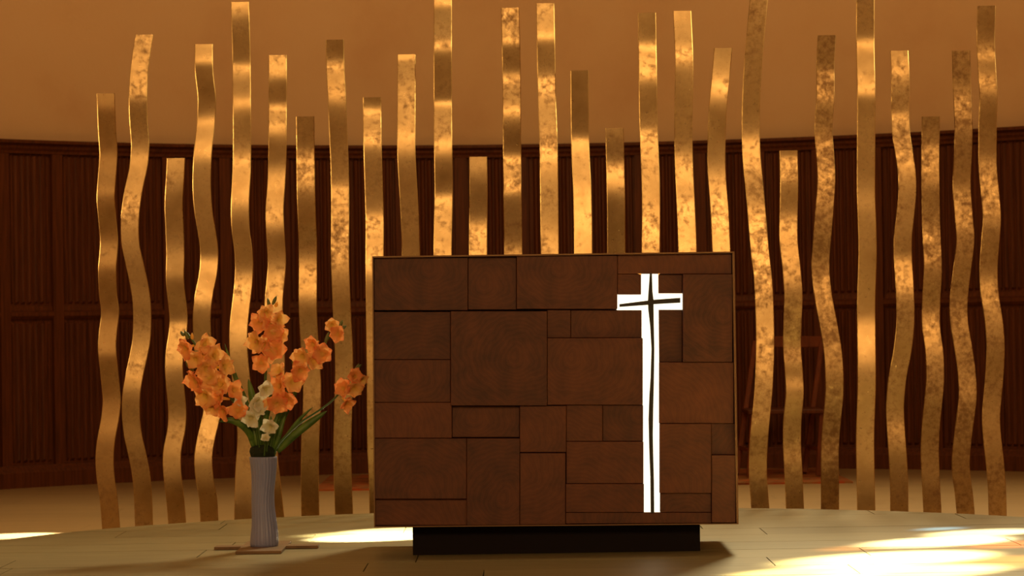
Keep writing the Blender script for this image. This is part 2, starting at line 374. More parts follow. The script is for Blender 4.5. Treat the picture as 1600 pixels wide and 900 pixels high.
# ------------------------------------------------------------------ brass ribbons
R = [
 ([(146,165),(172,166),(200,167),(230,169),(244,169.5),(290,166),(310,165),(340,167.3),(375,170.3),(395,169.5),(420,167.3),(460,168.7),(488,172),(520,168.5),(545,167),(580,170.4),(617,174),(630,174.4),(655,171.7),(690,165.3),(720,163.2),(750,165.3),(780,169.6),(823,173.3)],
  [(146,.6),(165,.5),(180,0),(225,.2),(250,.7),(290,1),(305,.5),(335,0),(360,.1),(385,.7),(405,.9),(430,.3),(455,.1),(485,.4),(510,.9),(545,.95),(570,.2),(600,.2),(630,.6),(665,.9),(700,.6),(740,.5),(790,.2),(823,.2)], .1),
 ([(54,225.8),(89,220),(133,216),(178,215.8),(222,218.9),(230,219),(260,216.4),(300,208),(340,203),(380,203.5),(410,209.7),(440,216.4),(470,221.2),(500,222.3),(530,221),(560,215.6),(590,209),(617,205),(650,204.4),(680,207.6),(710,214.3),(740,220),(770,223),(822,225)],
  [(54,.7),(80,.8),(110,.6),(140,.7),(170,.1),(200,.1),(235,.5),(260,.9),(310,.9),(345,.6),(380,.5),(420,.3),(460,.4),(490,.3),(510,.5),(550,.8),(585,.9),(610,.7),(640,.3),(680,.5),(710,.3),(750,.3),(790,.3)], .3),
 ([(247,274.9),(270,274),(320,271.3),(355,272.6),(400,274),(430,273.2),(450,274.1),(480,277.6),(500,279),(520,277.6),(550,273),(575,271.7),(600,273.3),(640,276.8),(670,275.6),(700,269.7),(720,268.3),(745,269.6),(780,273.6),(816,276.7)],
  [(247,.6),(280,.5),(330,.2),(370,.3),(400,.6),(430,.6),(450,.2),(490,.2),(510,.9),(560,.9),(590,.5),(625,.2),(660,.7),(700,.8),(740,.6),(770,.2),(816,.3)], .2),
 ([(69,318.2),(110,318.7),(150,322.9),(170,322.9),(200,321),(240,316.7),(290,315),(330,317.8),(380,325.8),(405,327),(430,324.7),(460,318.7),(490,315.2),(520,315.6),(545,317.3),(590,325),(640,331.5),(660,328),(690,321),(715,317.6),(745,319.2),(780,325),(812,327)],
  [(69,.8),(90,.8),(105,.2),(130,0),(170,.2),(200,.9),(230,.8),(260,.4),(300,.3),(350,.2),(390,.2),(410,.8),(450,1),(480,.6),(510,.2),(550,.3),(650,.9),(700,.9),(740,.5),(770,.2),(812,.2)], .1),
 ([(3,374.7),(80,377),(150,377.7),(220,378.2),(270,377.3),(320,375),(360,376),(390,380),(420,381.3),(450,379.5),(480,376),(510,373),(540,372.4),(580,375.3),(630,381),(680,385),(740,381.5),(809,380)],
  [(3,.6),(20,.4),(40,.1),(90,.1),(110,.8),(145,1),(175,.4),(205,.2),(240,.5),(260,.9),(300,.8),(340,.4),(370,.2),(405,.2),(440,.8),(500,.9),(560,.6),(640,.4),(700,.6),(760,.7),(809,.5)], .2),
 ([(86,433.8),(150,433.8),(200,433.5),(240,433.3),(290,431.3),(330,428.7),(370,430.4),(410,432.5),(440,430.4),(465,428),(510,428),(560,430.7),(600,430),(650,425),(680,422),(713,420),(750,424),(809,430)],
  [(86,.7),(110,.7),(135,.1),(155,.1),(170,.8),(190,.9),(215,.4),(240,.2),(270,.6),(300,.9),(330,.9),(360,.5),(380,.2),(410,.5),(450,.9),(500,.7),(600,.5),(700,.4),(809,.2)], .2),
 ([(182,476.7),(230,477.3),(300,478),(350,479.8),(380,481),(430,481.3),(480,481),(520,482.7),(580,486.4),(600,487.6),(640,487),(690,484.7),(740,484),(800,484.7)],
  [(182,0),(225,.1),(240,.6),(280,.7),(310,.3),(340,.1),(375,0),(400,.5),(440,1),(470,.6),(500,.2),(540,.3),(600,.6),(650,.5),(700,.2),(760,.1),(800,.1)], .5),
 ([(62,522.9),(110,524),(150,526.2),(200,528.2),(260,530.7),(330,531.6),(400,531.2),(440,532.3),(500,534.8),(550,537.3),(590,537.7),(640,536.4),(690,535),(740,535.3),(800,537.3)],
  [(62,0),(85,.1),(110,.8),(145,.7),(170,.3),(200,.1),(240,.2),(280,.4),(300,.8),(340,.9),(395,.8),(440,.5),(490,.2),(540,.3),(600,.5),(650,.4),(700,.4),(750,.2),(800,.1)], .45),
 ([(152,581.3),(220,582),(300,584.2),(350,585.5),(400,585.3),(480,586),(600,587.3),(700,588),(740,590),(800,591.3)],
  [(152,0),(165,.3),(180,.9),(210,.9),(240,.3),(290,.2),(330,.5),(350,.9),(395,1),(450,.5),(550,.6),(700,.5),(800,.2)], .35),
 ([(85,635.1),(160,635),(240,635),(300,638.2),(350,640.7),(395,641.8),(500,641),(600,638),(700,641),(800,640)],
  [(85,.3),(92,.9),(150,.9),(200,.9),(230,.6),(260,.3),(300,.2),(340,.2),(395,.3),(600,.6),(800,.3)], .3),
 ([(-45,692),(0,691.8),(100,691.8),(200,692),(300,693.3),(345,692.4),(395,691.6),(500,692),(600,695),(700,692),(800,693)],
  [(-45,.1),(0,.5),(15,1),(60,1),(75,.5),(90,.1),(150,0),(165,.9),(210,1),(235,.6),(270,.1),(295,.2),(315,.9),(360,1),(395,1),(600,.3),(800,.4)], .25),
 ([(245,746.9),(300,747.6),(395,747),(500,748),(600,746),(800,748)],
  [(245,.5),(260,.5),(300,.2),(330,.2),(350,.6),(380,1),(395,1),(600,.3),(800,.4)], .3),
 ([(12,797),(100,799),(200,800),(280,800.6),(360,801.5),(395,802),(500,803),(650,800),(800,802)],
  [(12,.7),(60,.8),(75,.1),(105,.1),(130,.9),(160,1),(185,.4),(210,0),(235,.2),(255,.9),(290,.9),(310,.3),(360,.2),(380,.4),(395,.7),(600,.4),(800,.3)], .6),
 ([(5,851.8),(100,853.6),(150,854.4),(220,857),(300,858.2),(395,859),(500,859),(650,856),(800,858)],
  [(5,.8),(50,.8),(70,.2),(110,.2),(135,.8),(200,1),(240,.7),(290,.5),(330,.5),(395,.7),(600,.3),(800,.3)], .3),
 ([(110,905.6),(170,906),(240,907),(300,910),(395,911.3),(500,910),(650,908),(800,911)],
  [(110,.1),(170,0),(205,.1),(225,.8),(280,1),(320,.8),(395,1),(600,.4),(800,.3)], .1),
 ([(200,960.2),(260,961.6),(330,963),(395,963),(500,964),(650,962),(800,964)],
  [(200,.3),(240,.1),(265,.7),(290,.6),(320,.2),(395,.2),(600,.5),(800,.3)], .3),
 ([(20,1010.7),(100,1012),(200,1013.6),(300,1017.3),(395,1016.9),(500,1015),(650,1018),(800,1016)],
  [(20,.2),(60,.2),(80,.8),(110,.7),(140,.2),(195,.3),(215,.8),(300,1),(350,.9),(395,.7),(600,.4),(800,.3)], .35),
 ([(17,1065.8),(100,1069),(200,1067.8),(260,1069),(330,1072.2),(390,1074.4),(500,1075),(650,1071),(800,1073)],
  [(17,.8),(70,.9),(100,.4),(140,.2),(215,.2),(250,.6),(280,.7),(300,.6),(340,.9),(390,.9),(600,.4),(800,.3)], .3),
 ([(75,1130),(120,1126.2),(170,1121.6),(220,1119.6),(270,1120),(330,1124.4),(390,1127.1),(480,1130),(600,1127),(700,1122),(800,1126)],
  [(75,1),(120,.9),(150,.5),(190,.1),(240,.3),(280,.6),(330,.8),(390,.9),(600,.3),(800,.3)], .2),
 ([(-20,1187),(0,1185.6),(60,1180),(120,1175.6),(180,1173.3),(240,1174.2),(300,1179.6),(350,1184),(395,1187.8),(440,1192.8),(500,1195.3),(550,1195.7),(600,1193.6),(620,1192.3),(660,1188.4),(700,1185),(740,1184.4),(795,1188)],
  [(-20,.3),(0,.2),(150,.1),(200,.3),(230,.7),(300,.5),(360,.9),(400,.9),(480,.7),(560,.8),(620,.6),(660,.6),(690,.2),(730,.5),(760,.3),(795,.3)], .5),
 ([(235,1232.2),(290,1233.3),(350,1232.2),(380,1232.7),(420,1237),(460,1240),(500,1238.7),(540,1237.6),(580,1240.3),(615,1241.9),(660,1238.1),(700,1237.9),(740,1240),(795,1242.3)],
  [(235,.2),(260,.9),(290,.4),(320,.3),(350,.8),(380,.8),(440,.7),(470,.3),(500,.2),(530,.1),(550,.8),(580,.5),(600,.8),(630,.3),(680,.2),(710,.7),(740,.4),(795,.3)], .5),
 ([(55,1292),(100,1289.8),(150,1289.8),(200,1286.9),(240,1289.3),(280,1291.3),(320,1289),(360,1286),(395,1282.8),(410,1282),(440,1283.5),(470,1287.7),(510,1295.2),(550,1301.6),(590,1304),(620,1303.5),(660,1299.7),(700,1297),(740,1297),(795,1297)],
  [(55,.1),(100,.1),(120,.8),(145,.8),(165,.3),(200,.3),(225,.7),(260,.9),(300,.7),(350,.4),(390,.2),(430,.7),(460,.8),(500,.7),(570,.7),(610,.3),(670,.1),(700,.5),(730,.3),(760,0),(795,.1)], .9),
 ([(-20,1352),(0,1352.2),(80,1352.2),(150,1353.8),(220,1353.5),(300,1353.3),(350,1355),(395,1355.8),(470,1353.6),(520,1354),(600,1354.4),(680,1352),(740,1352.5),(795,1353.6)],
  [(-20,0),(0,0),(50,.1),(75,.8),(110,.9),(140,.7),(160,.2),(200,.2),(260,.2),(310,.5),(350,.4),(430,.3),(480,.5),(520,.9),(560,.8),(600,.4),(640,.4),(700,.6),(795,.5)], .2),
 ([(79,1405.1),(120,1407),(180,1406.9),(210,1408.3),(240,1412.9),(270,1417.1),(300,1417.8),(340,1414.4),(375,1410.8),(410,1411.3),(440,1413.3),(480,1415),(510,1414.5),(550,1409.9),(590,1402.4),(615,1399.7),(640,1398.4),(680,1400.5),(720,1403.3),(760,1405),(798,1405.3)],
  [(79,.9),(100,.8),(130,.4),(170,.3),(190,.9),(230,.9),(270,.6),(310,.4),(350,.4),(390,.3),(410,.8),(450,.8),(480,.4),(540,.3),(600,.3),(640,.4),(670,.8),(720,.4),(795,.3)], .6),
 ([(182,1454.7),(240,1453.8),(300,1454.2),(340,1454.8),(380,1456.3),(420,1457.9),(470,1455.2),(510,1455),(550,1460),(590,1461.3),(620,1459.2),(660,1455),(700,1453),(740,1454),(797,1457)],
  [(182,0),(220,.3),(240,.8),(280,.6),(310,.2),(350,.5),(380,1),(400,.9),(430,.3),(470,.2),(500,.9),(530,.9),(560,.7),(600,.5),(640,.2),(690,.3),(740,.5),(795,.2)], .8),
 ([(79,1501.8),(120,1502.7),(160,1504.4),(200,1505.8),(240,1504.9),(290,1502.8),(340,1506.1),(375,1508.6),(420,1503.6),(460,1498.7),(500,1498.4),(540,1504.7),(580,1510.4),(615,1512.5),(640,1510.4),(680,1504.9),(720,1501.3),(745,1502.5),(770,1506),(800,1508.9)],
  [(79,.3),(110,.2),(140,.4),(160,.8),(185,.6),(220,.2),(270,.2),(310,.7),(340,.8),(370,.5),(410,.3),(450,.2),(480,.6),(520,.7),(570,.6),(610,.8),(640,.4),(690,.3),(740,.3),(800,.2)], .8),
 ([(9,1541.8),(60,1540.4),(110,1542.2),(150,1544.7),(200,1543.2),(260,1543.5),(300,1547),(340,1550),(375,1547.7),(420,1544.7),(460,1546.7),(500,1552.7),(540,1555.7),(580,1554.3),(615,1551.5),(650,1548.7),(680,1550),(720,1554.4),(760,1557.7),(805,1559)],
  [(9,.1),(50,.1),(80,.5),(100,1),(130,.7),(160,.2),(200,0),(240,.3),(270,.8),(310,.9),(350,.5),(370,.2),(410,.2),(450,.8),(490,.7),(530,.5),(560,.2),(600,.3),(660,.6),(740,.4),(795,.3)], .7),
]
RL = [
 'leftmost wavy brass ribbon, reaching only a little above the dark panelling',
 'second brass ribbon from the left, with a strong sideways wave and a tilted top',
 'short brass ribbon, third from the left, ending just below the top of the panelling',
 'fourth brass ribbon from the left, passing behind the left gladiolus spike',
 'tall brass ribbon, fifth from the left, its foot behind the left side of the vase',
 'sixth brass ribbon from the left, directly behind the tallest gladiolus spike',
 'seventh brass ribbon from the left, grey-topped and ending just above the panelling',
 'eighth brass ribbon from the left, dark-topped, standing left of the altar edge',
 'brass ribbon half hidden by the left edge of the altar',
 'bright-topped brass ribbon rising above the altar, second from its left corner',
 'tall brass ribbon leaving the picture at the top, behind the altar left half',
 'shortest brass ribbon above the altar, ending just under the panelling ledge',
 'tall stained brass ribbon right of the very short one behind the altar',
 'tall brass ribbon behind the middle of the altar, right neighbour of the stained one',
 'smooth grey-topped medium-height brass ribbon above the middle of the altar',
 'low brass ribbon above the altar just left of the cross',
 'tall brass ribbon with a bright right edge, straight above the cross',
 'tall brass ribbon with a gleaming top edge, right of the one above the cross',
 'medium-height brass ribbon leaning right at its orange top, behind the right altar corner',
 'tall dark-topped brass ribbon just right of the altar, leaving the picture at the top',
 'short brass ribbon right of the altar, ending below the panelling ledge',
 'heavily stained brass ribbon with a sharp bend, third to the right of the altar',
 'nearly straight tall brass ribbon running out of the top of the picture on the right',
 'fourth brass ribbon from the right, bright at its top edge and strongly waved',
 'third brass ribbon from the right, the lowest of the right-hand group, just above the panelling',
 'second brass ribbon from the right, pale at the top and blending with the plaster',
 'rightmost brass ribbon, tall with a dark violet-grey top',
]
YS = 12.6
def ribbon(idx, cen, br, stain):
    y0 = cen[0][0]; ybot = 846.0 - 0.015 * (cen[-1][1] - 800)
    wpx = 28.2; wm = wpx * YS / F_PX; th = 0.006
    nn = int((ybot - y0) / 6); rows = []; dep = 0.0; prev = None
    seq = []
    for i in range(nn + 1):
        py = y0 + (ybot - y0) * i / nn
        p = at(interp(cen, py), py, YS); b = max(0, min(1, interp(br, py)))
        seq.append((p, b))
    # depth wave: integrate the tilt from the foot upwards (tilt up = bright)
    seq.reverse(); out = []; dep = 0; tilts = []
    for i, (p, b) in enumerate(seq):
        if i: dep += (p.z - seq[i - 1][0].z) * math.tan(math.radians(-9.0 + 16.0 * 0.5 * (b + seq[i - 1][1])))
        r_ = (p - CAM); q = CAM + r_ * ((YS - 0.02 + dep - CAM.y) / r_.y)
        out.append(q)
    out[0].z = ZF
    vs = []; fs = []; yaw = math.radians(random.uniform(-1.5, 1.5))
    prof = [(-.5, .5), (-.5, .85), (-.492, 1), (.492, 1), (.5, .85), (.5, .5), (.468, -.0), (0, -.0), (-.468, -.0)]
    k = len(prof)
    for q in out:
        for u, t in prof:
            x, yy = u * wm, t * th
            vs.append(q + Vector((x * math.cos(yaw) - yy * math.sin(yaw), x * math.sin(yaw) + yy * math.cos(yaw), 0)))
    for i in range(len(out) - 1):
        for j in range(k): fs.append((i * k + j, i * k + (j + 1) % k, (i + 1) * k + (j + 1) % k, (i + 1) * k + j))
    fs += [tuple(range(k)), tuple((len(out) - 1) * k + j for j in reversed(range(k)))]
    base = out[0].copy()
    o = mesh('brass_ribbon', vs, fs, M['brass'], None, base, smooth=True)
    bm = bmesh.new(); bm.from_mesh(o.data)
    for e in bm.edges:
        if len(e.link_faces) == 2 and e.calc_face_angle(0) > math.radians(11): e.smooth = False
    bm.to_mesh(o.data); bm.free()
    o.color = (stain, 0, 0, 1)
    tag(o, RL[idx], 'sculpture', 'wavy brass ribbons standing behind the altar')
for i, (c_, b_, s_) in enumerate(R): ribbon(i, c_, b_, s_)

# ------------------------------------------------------------------ altar
YA = 9.90; YB = 10.52
altar = thing('altar', 'block-shaped wooden altar of end-grain blocks with a glowing cross, on a black plinth', 'altar', (0.14, 10.2, 0))
def qpx(x0, y0, x1, y1, Y): return [at(x0, y1, Y), at(x1, y1, Y), at(x1, y0, Y), at(x0, y0, Y)]
# outer shape of the front in pixels: left/right edges lean slightly
def xl(y): return 581.5 + 3.0 * (y - 400) / 424
def xr(y): return 1147.5 + 6.5 * (y - 394) / 425
def yt(x): return 400.5 - 7.5 * (x - 581) / 566
def yb(x): return 824.0 - 5.0 * (x - 584) / 570
corner = [at(xl(822), yb(584), YA), at(xr(819), yb(1153), YA), at(xr(394), yt(1147), YA), at(xl(400), yt(582), YA)]
inner = [c_.lerp(sum(corner, Vector()) / 4, 0.006) for c_ in corner]
vs, fs = prism([c_ + Vector((0, 0.075, 0)) for c_ in inner], (0, YB - YA - 0.075, 0))
mesh('carcass', vs, fs, M['endgrain'], altar, altar.location)
# rim
cc = sum(corner, Vector()) / 4
def rim(i, j, w_):
    a, b = corner[i], corner[j]; d = (b - a).normalized(); nrm = Vector((d.z, 0, -d.x)); nrm = nrm if nrm.dot(cc - (a + b) / 2) > 0 else -nrm
    vs, fs = prism([a + Vector((0, -0.004, 0)), b + Vector((0, -0.004, 0)), b + nrm * w_ - d * w_ + Vector((0, -0.004, 0)), a + nrm * w_ + d * w_ + Vector((0, -0.004, 0))], (0, YB - YA, 0))
    mesh('edge_trim', vs, fs, M['trim'], altar, altar.location)
rim(3, 2, 0.005); rim(1, 2, 0.007); rim(0, 3, 0.004); rim(0, 1, 0.003)
TILES = [ # x0,y0,x1,y1,proud(mm)
 (584,402,731,485,6),(731,401,807,484,0),(807,399,965,483,9),(965,396,1144,428,5),(965,428,1002.3,460.5,5),(1028,428,1067,459,-8),
 (1067,428,1145,566,12),(855,484,892,528,-2),(892,484,1003.5,528,-7),(584,487,704,562,3),(704,486,855,634,16),(584,562,704,629,6),
 (855,528,1004.8,633,10),(1028.4,483,1067,566,-8),(1030,566,1147,662,7),(584,629,706,685,5),(706,635,812,684,-6),(812,634,885,707,6),
 (885,633,942,690,4),(942,633,1005.6,690,1),(885,690,1006,756,6),(884,756,1006.6,801,10),(884,801,1112,819,6),(812,708,884,822,3),
 (585,685,729,780,9),(585,780,730,822,-5),(729,685,812,822,10),(1030.6,662,1112,771,12),(1112,662,1150,711,2),(1112,711,1150,817,14),(1031.5,771,1112,801,4)]
for x0, y0, x1, y1, pr in TILES:
    Y = YA + 0.024 - pr * 1.5 / 1000; g = 0.25
    q = []
    for (x, y) in ((x0 + g, y1 - g), (x1 - g, y1 - g), (x1 - g, y0 + g), (x0 + g, y0 + g)):
        x = max(xl(y) + 1.2, min(xr(y) - 2.5, x)); y = max(yt(x) + 2.0, min(yb(x) - 1.4, y))
        q.append(at(x, y, YA) + Vector((0, Y - YA, 0)))
    c0 = sum(q, Vector()) / 4; vs, fs = prism(q, (0, YA + 0.078 - Y, 0))
    mesh('wood_block', vs, fs, M['endgrain'], altar, c0, bevel=0.0012)
# emissive panel added to stand in for the light in the cross-shaped opening
cross = [(1002.0,427),(1028.4,427),(1028.6,458.5),(1067.5,458.5),(1067.5,484),(1029,484),(1031.8,801),(1006.4,801),(1002.8,485),(964,485),(964,460),(1002.2,460)]
vs, fs = prism([at(x, y, YA + 0.035) for x, y in cross], (0, 0.04, 0))
mesh('glow_panel', vs, fs, M['glow'], altar, altar.location)['label'] = 'glowing white panel in the cross-shaped opening'
vb = [(1014.6,427),(1017.8,427),(1018.6,455),(1020.3,469),(1020.6,500),(1021.6,545),(1020.8,600),(1019.8,640),(1019.2,680),(1019.8,710),(1020.9,750),(1021.4,801),
      (1017.7,801),(1017.2,745),(1015.4,700),(1014.4,655),(1015.6,620),(1017.6,590),(1019.0,545),(1017.0,510),(1014.0,484),(1013.4,470),(1014.4,455)]
vb = [(x + (0.9 if k < 12 else -0.9), y) for k, (x, y) in enumerate(vb)]
vs, fs = prism([at(x, y, YA + 0.004) for x, y in vb], (0, 0.012, 0)); mesh('upright_bar', vs, fs, M['iron'], altar, altar.location)
hb = [(968,475.2),(1012.5,469.6),(1020,468.4),(1063,465.3),(1063,473.0),(1020,475.4),(1012.5,476.4),(968,479.6)]
vs, fs = prism([at(x, y, YA - 0.002) for x, y in hb], (0, 0.012, 0)); mesh('cross_bar', vs, fs, M['iron'], altar, altar.location)
for a in ([(996,427.2),(1002,427.2),(1002,430)], [(1028.6,427),(1031.5,427),(1028.6,430.5)]):
    vs, fs = prism([at(x, y, YA - 0.002) for x, y in a], (0, 0.004, 0)); mesh('metal_lip', vs, fs, M['brass_edge'], altar, altar.location)
# plinth
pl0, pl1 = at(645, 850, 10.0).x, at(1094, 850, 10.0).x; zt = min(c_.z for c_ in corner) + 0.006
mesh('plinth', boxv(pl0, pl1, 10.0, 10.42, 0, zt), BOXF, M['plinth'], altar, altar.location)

# ------------------------------------------------------------------ background furniture
rg0, rg1 = on_floor(490, 768, ZF).x, on_floor(1337, 757, ZF).x
rug = mesh('rug', boxv(rg0, rg1, 16.62, 18.15, ZF, ZF + 0.010), BOXF, M['rug'], None, ((rg0 + rg1) / 2, 17.4, ZF))
tag(rug, 'reddish-brown patterned rug on the floor behind the altar', 'rug')
# fringe detail at each end
def chair(x_off, dyp, label, mirror):
    base = at(1222 + x_off, 700, 17.6); base.z = ZF + 0.01
    ch = thing('wooden_chair', label, 'chair', base, 'wooden chairs behind the altar')
    def P(x, y, Y):
        if mirror: x = 2 * 1232 - x
        return at(x + x_off, y + dyp, Y)
    bz = ZF + 0.017
    def foot(p, q):  # extend line p->q down to the rug
        t = (bz - p.z) / (q.z - p.z); return p + (q - p) * t
    top0, top1 = P(1180, 534, 17.72), P(1284, 534, 17.72)
    l0, l1 = P(1158, 690, 17.50), P(1262, 700, 17.50)
    f0, f1 = foot(top0, l0), foot(top1, l1)
    vs, fs = bar(top0, top1, 0.065, 0.022); mesh('top_rail', vs, fs, M['chair_wood'], ch, top0, bevel=0.004)
    for a, b in ((top0, f0), (top1, f1)):
        vs, fs = bar(a, b, 0.028, 0.034); mesh('rear_leg', vs, fs, M['chair_wood'], ch, b, bevel=0.003)
    for a, b in ((top0, f0), (top1, f1)):
        s = a.lerp(b, 0.52); g = Vector((s.x - 0.02, 17.12, bz)); h = Vector((s.x + 0.01, 17.14, s.z))
        vs, fs = bar(h, g, 0.03, 0.03); mesh('front_leg', vs, fs, M['chair_wood'], ch, g, bevel=0.003)
        vs, fs = bar(a.lerp(b, 0.8), Vector((s.x - 0.015, 17.12, a.lerp(b, 0.8).z)), 0.018, 0.02); mesh('stretcher', vs, fs, M['chair_wood'], ch, g)
    s0, s1 = top0.lerp(f0, 0.52), top1.lerp(f1, 0.52)
    mesh('seat', boxv(s0.x - 0.02, s1.x + 0.02, 17.1, 17.62, s0.z - 0.012, s0.z + 0.012), BOXF, M['wainscot'], ch, s0, bevel=0.004)
chair(0, 0, 'reddish wooden chair with slanting legs, seen between the ribbons right of the altar', False)
chair(-605, 0, 'wooden chair mostly hidden behind the left edge of the altar', True)

# ------------------------------------------------------------------ trivet and vase
VX = at(412, 800, 10.37).x; VY = 10.37
u = 10.37 / F_PX
tv = [(-78, 10.36), (-36, 10.36), (-36, 10.15), (34, 10.15), (34, 10.36), (84, 10.36), (84, 10.44), (34, 10.44), (34, 10.62), (-36, 10.62), (-36, 10.44), (-78, 10.44)]
x0t = at(413, 858, 10.37).x
vs, fs = prism([(x0t + a * u, b, 0.0) for a, b in tv], (0, 0, 0.010))
tr = mesh('trivet', vs, fs, M['trivet'], None, (x0t, 10.4, 0), bevel=0.001)
tag(tr, 'flat cross-shaped brown wooden board under the vase', 'board')

vase = thing('flower_vase', 'tall white ceramic vase, coloured lavender-grey for shade, with wavy vertical flutes, left of the altar', 'vase', (VX, VY, 0.010))
zt_v = at(413, 713.5, VY).z; H = zt_v - 0.010
prof = [(0.0, 20.5), (0.03, 21.2), (0.1, 21.0), (0.3, 18.4), (0.48, 17.2), (0.62, 17.2), (0.8, 18.6), (0.93, 20.2), (1.0, 20.8)]
vs = []; fs = []; SG = 96; RN = 40
def vr(t, a, inner=0):
    r = interp(prof, t) * u - inner
    ph = a * 12 + 0.9 * math.sin(t * 6.0)
    return r * (0.97 + 0.075 * abs(math.sin(ph)) ** 0.7)
for i in range(RN + 1):
    t = i / RN
    for k in range(SG):
        a = 2 * math.pi * k / SG; r = vr(t, a); cz = 0.0022 * math.sin(t * 9)
        vs.append((VX + cz + r * math.cos(a), VY + r * math.sin(a), 0.010 + H * t))
for i in range(12):
    t = 1 - i * 0.02
    for k in range(SG):
        a = 2 * math.pi * k / SG; r = vr(t, a, 0.0035); cz = 0.0022 * math.sin(t * 9)
        vs.append((VX + cz + r * math.cos(a), VY + r * math.sin(a), 0.010 + H * t))
for i in range(RN + 12):
    for k in range(SG): k2 = (k + 1) % SG; fs.append((i * SG + k, i * SG + k2, (i + 1) * SG + k2, (i + 1) * SG + k))
fs.append(tuple(range(SG)))
mesh('vase_body', vs, fs, M['ceramic'], vase, (VX, VY, 0.010), smooth=True)
# dark wet foam rising over the rim
vs = []; fs = []; SG = 28
for i, (t, r) in enumerate([(-0.08, 17.5), (0.0, 18.6), (0.05, 20.2), (0.10, 18.5), (0.125, 11)]):
    for k in range(SG):
        a = 2 * math.pi * k / SG; rr = r * u * (1 + (0.06 * random.uniform(-1, 1) if i > 1 else 0))
        vs.append((VX + rr * math.cos(a), VY + rr * math.sin(a), zt_v + H * t + (0.004 * random.uniform(-1, 1) if i > 1 else 0)))
for i in range(4):
    for k in range(SG): k2 = (k + 1) % SG; fs.append((i * SG + k, i * SG + k2, (i + 1) * SG + k2, (i + 1) * SG + k))
fs += [tuple(range(SG)), tuple(4 * SG + k for k in reversed(range(SG)))]
mesh('floral_foam', vs, fs, M['foam'], vase, (VX, VY, zt_v))['label'] = 'dark green foam block'

# ------------------------------------------------------------------ flowers
def petal_mesh(name, L, W, seed, curl):
    rnd = random.Random(seed); me = bpy.data.meshes.new(name); nu, nv = 6, 8; vs = []; uv = []
    ph = rnd.uniform(0, 6); ph2 = rnd.uniform(0, 6)
    for j in range(nv + 1):
        v = j / nv; wd = W * (0.22 + 0.78 * math.sin(math.pi * min(1, 0.12 + v * 0.80)) ** 0.8) * (1 if v < 0.7 else 1 - (v - 0.7) ** 1.3 * 3.6)
        for i in range(nu + 1):
            s = i / nu * 2 - 1
            # funnel first, then flare outwards
            ang = math.radians(62) * (1 - v) ** 1.1 - curl * v * v
            x = s * wd / 2
            r = L * (v * (0.55 + 0.45 * math.sin(math.pi / 2 * v)))
            h = L * (0.55 * v - 0.50 * curl * v * v) + 0.25 * wd * s * s * (1 - v)
            ruf = 0.13 * L * v * v * abs(s) * math.sin(5.5 * v + ph + 3 * s) + 0.09 * L * v ** 3 * math.sin(7 * s + ph2)
            vs.append((x, r, h + ruf)); uv.append((i / nu, v))
    fs = []
    for j in range(nv):
        for i in range(nu): a = j * (nu + 1) + i; fs.append((a, a + 1, a + nu + 2, a + nu + 1))
    me.from_pydata(vs, [], fs); ul = me.uv_layers.new(name='UVMap')
    for l in me.loops: ul.data[l.index].uv = uv[l.vertex_index]
    for p in me.polygons: p.use_smooth = True
    return me
def tube_mesh(name):
    me = bpy.data.meshes.new(name)
    vs, fs = tube([(0, 0, -1.0), (0.05, 0, -0.5), (0, 0, 0.0), (0, 0, 0.3)], [0.10, 0.13, 0.2, 0.26], 8)
    me.from_pydata([tuple(v) for v in vs], [], fs)
    for p in me.polygons: p.use_smooth = True
    return me
PET = {}
for key in ('orange', 'orange2', 'white'):
    PET[key] = [petal_mesh('petal', 1.2, 1.05, k + hash_ * 7, cu) for hash_, (k, cu) in enumerate([(1, .15), (2, .4), (3, -.05), (4, .6), (5, .25)])]
    for me in PET[key]: me.materials.append(M[key])
    tm = tube_mesh('throat'); tm.materials.append(M[key]); PET[key + '_t'] = tm
BUDM = None
def floret(root, pos, r, key, facing, stem_dir):
    """pos world; r radius in metres"""
    q = Vector(facing).normalized().to_track_quat('Z', 'Y')
    o = bpy.data.objects.new('floret', PET[key + '_t']); COL.objects.link(o); o.parent = root
    o.location = Vector(pos) - root.location; o.rotation_mode = 'QUATERNION'; o.rotation_quaternion = q; o.scale = (r, r, r)
    a0 = random.uniform(0, 2)
    for k in range(6):
        p = bpy.data.objects.new('petal', random.choice(PET[key])); COL.objects.link(p); p.parent = o
        inner = k % 2; a = a0 + k * math.pi / 3 + random.uniform(-.12, .12)
        p.rotation_euler = (random.uniform(-.12, .25) + (0.12 if inner else -0.05), 0, a); s = random.uniform(.86, 1.08) * (1 if inner else .95)
        p.scale = (s * random.uniform(.95, 1.15), s, s); p.location = (0, 0, 0.05 if inner else 0)
    return o
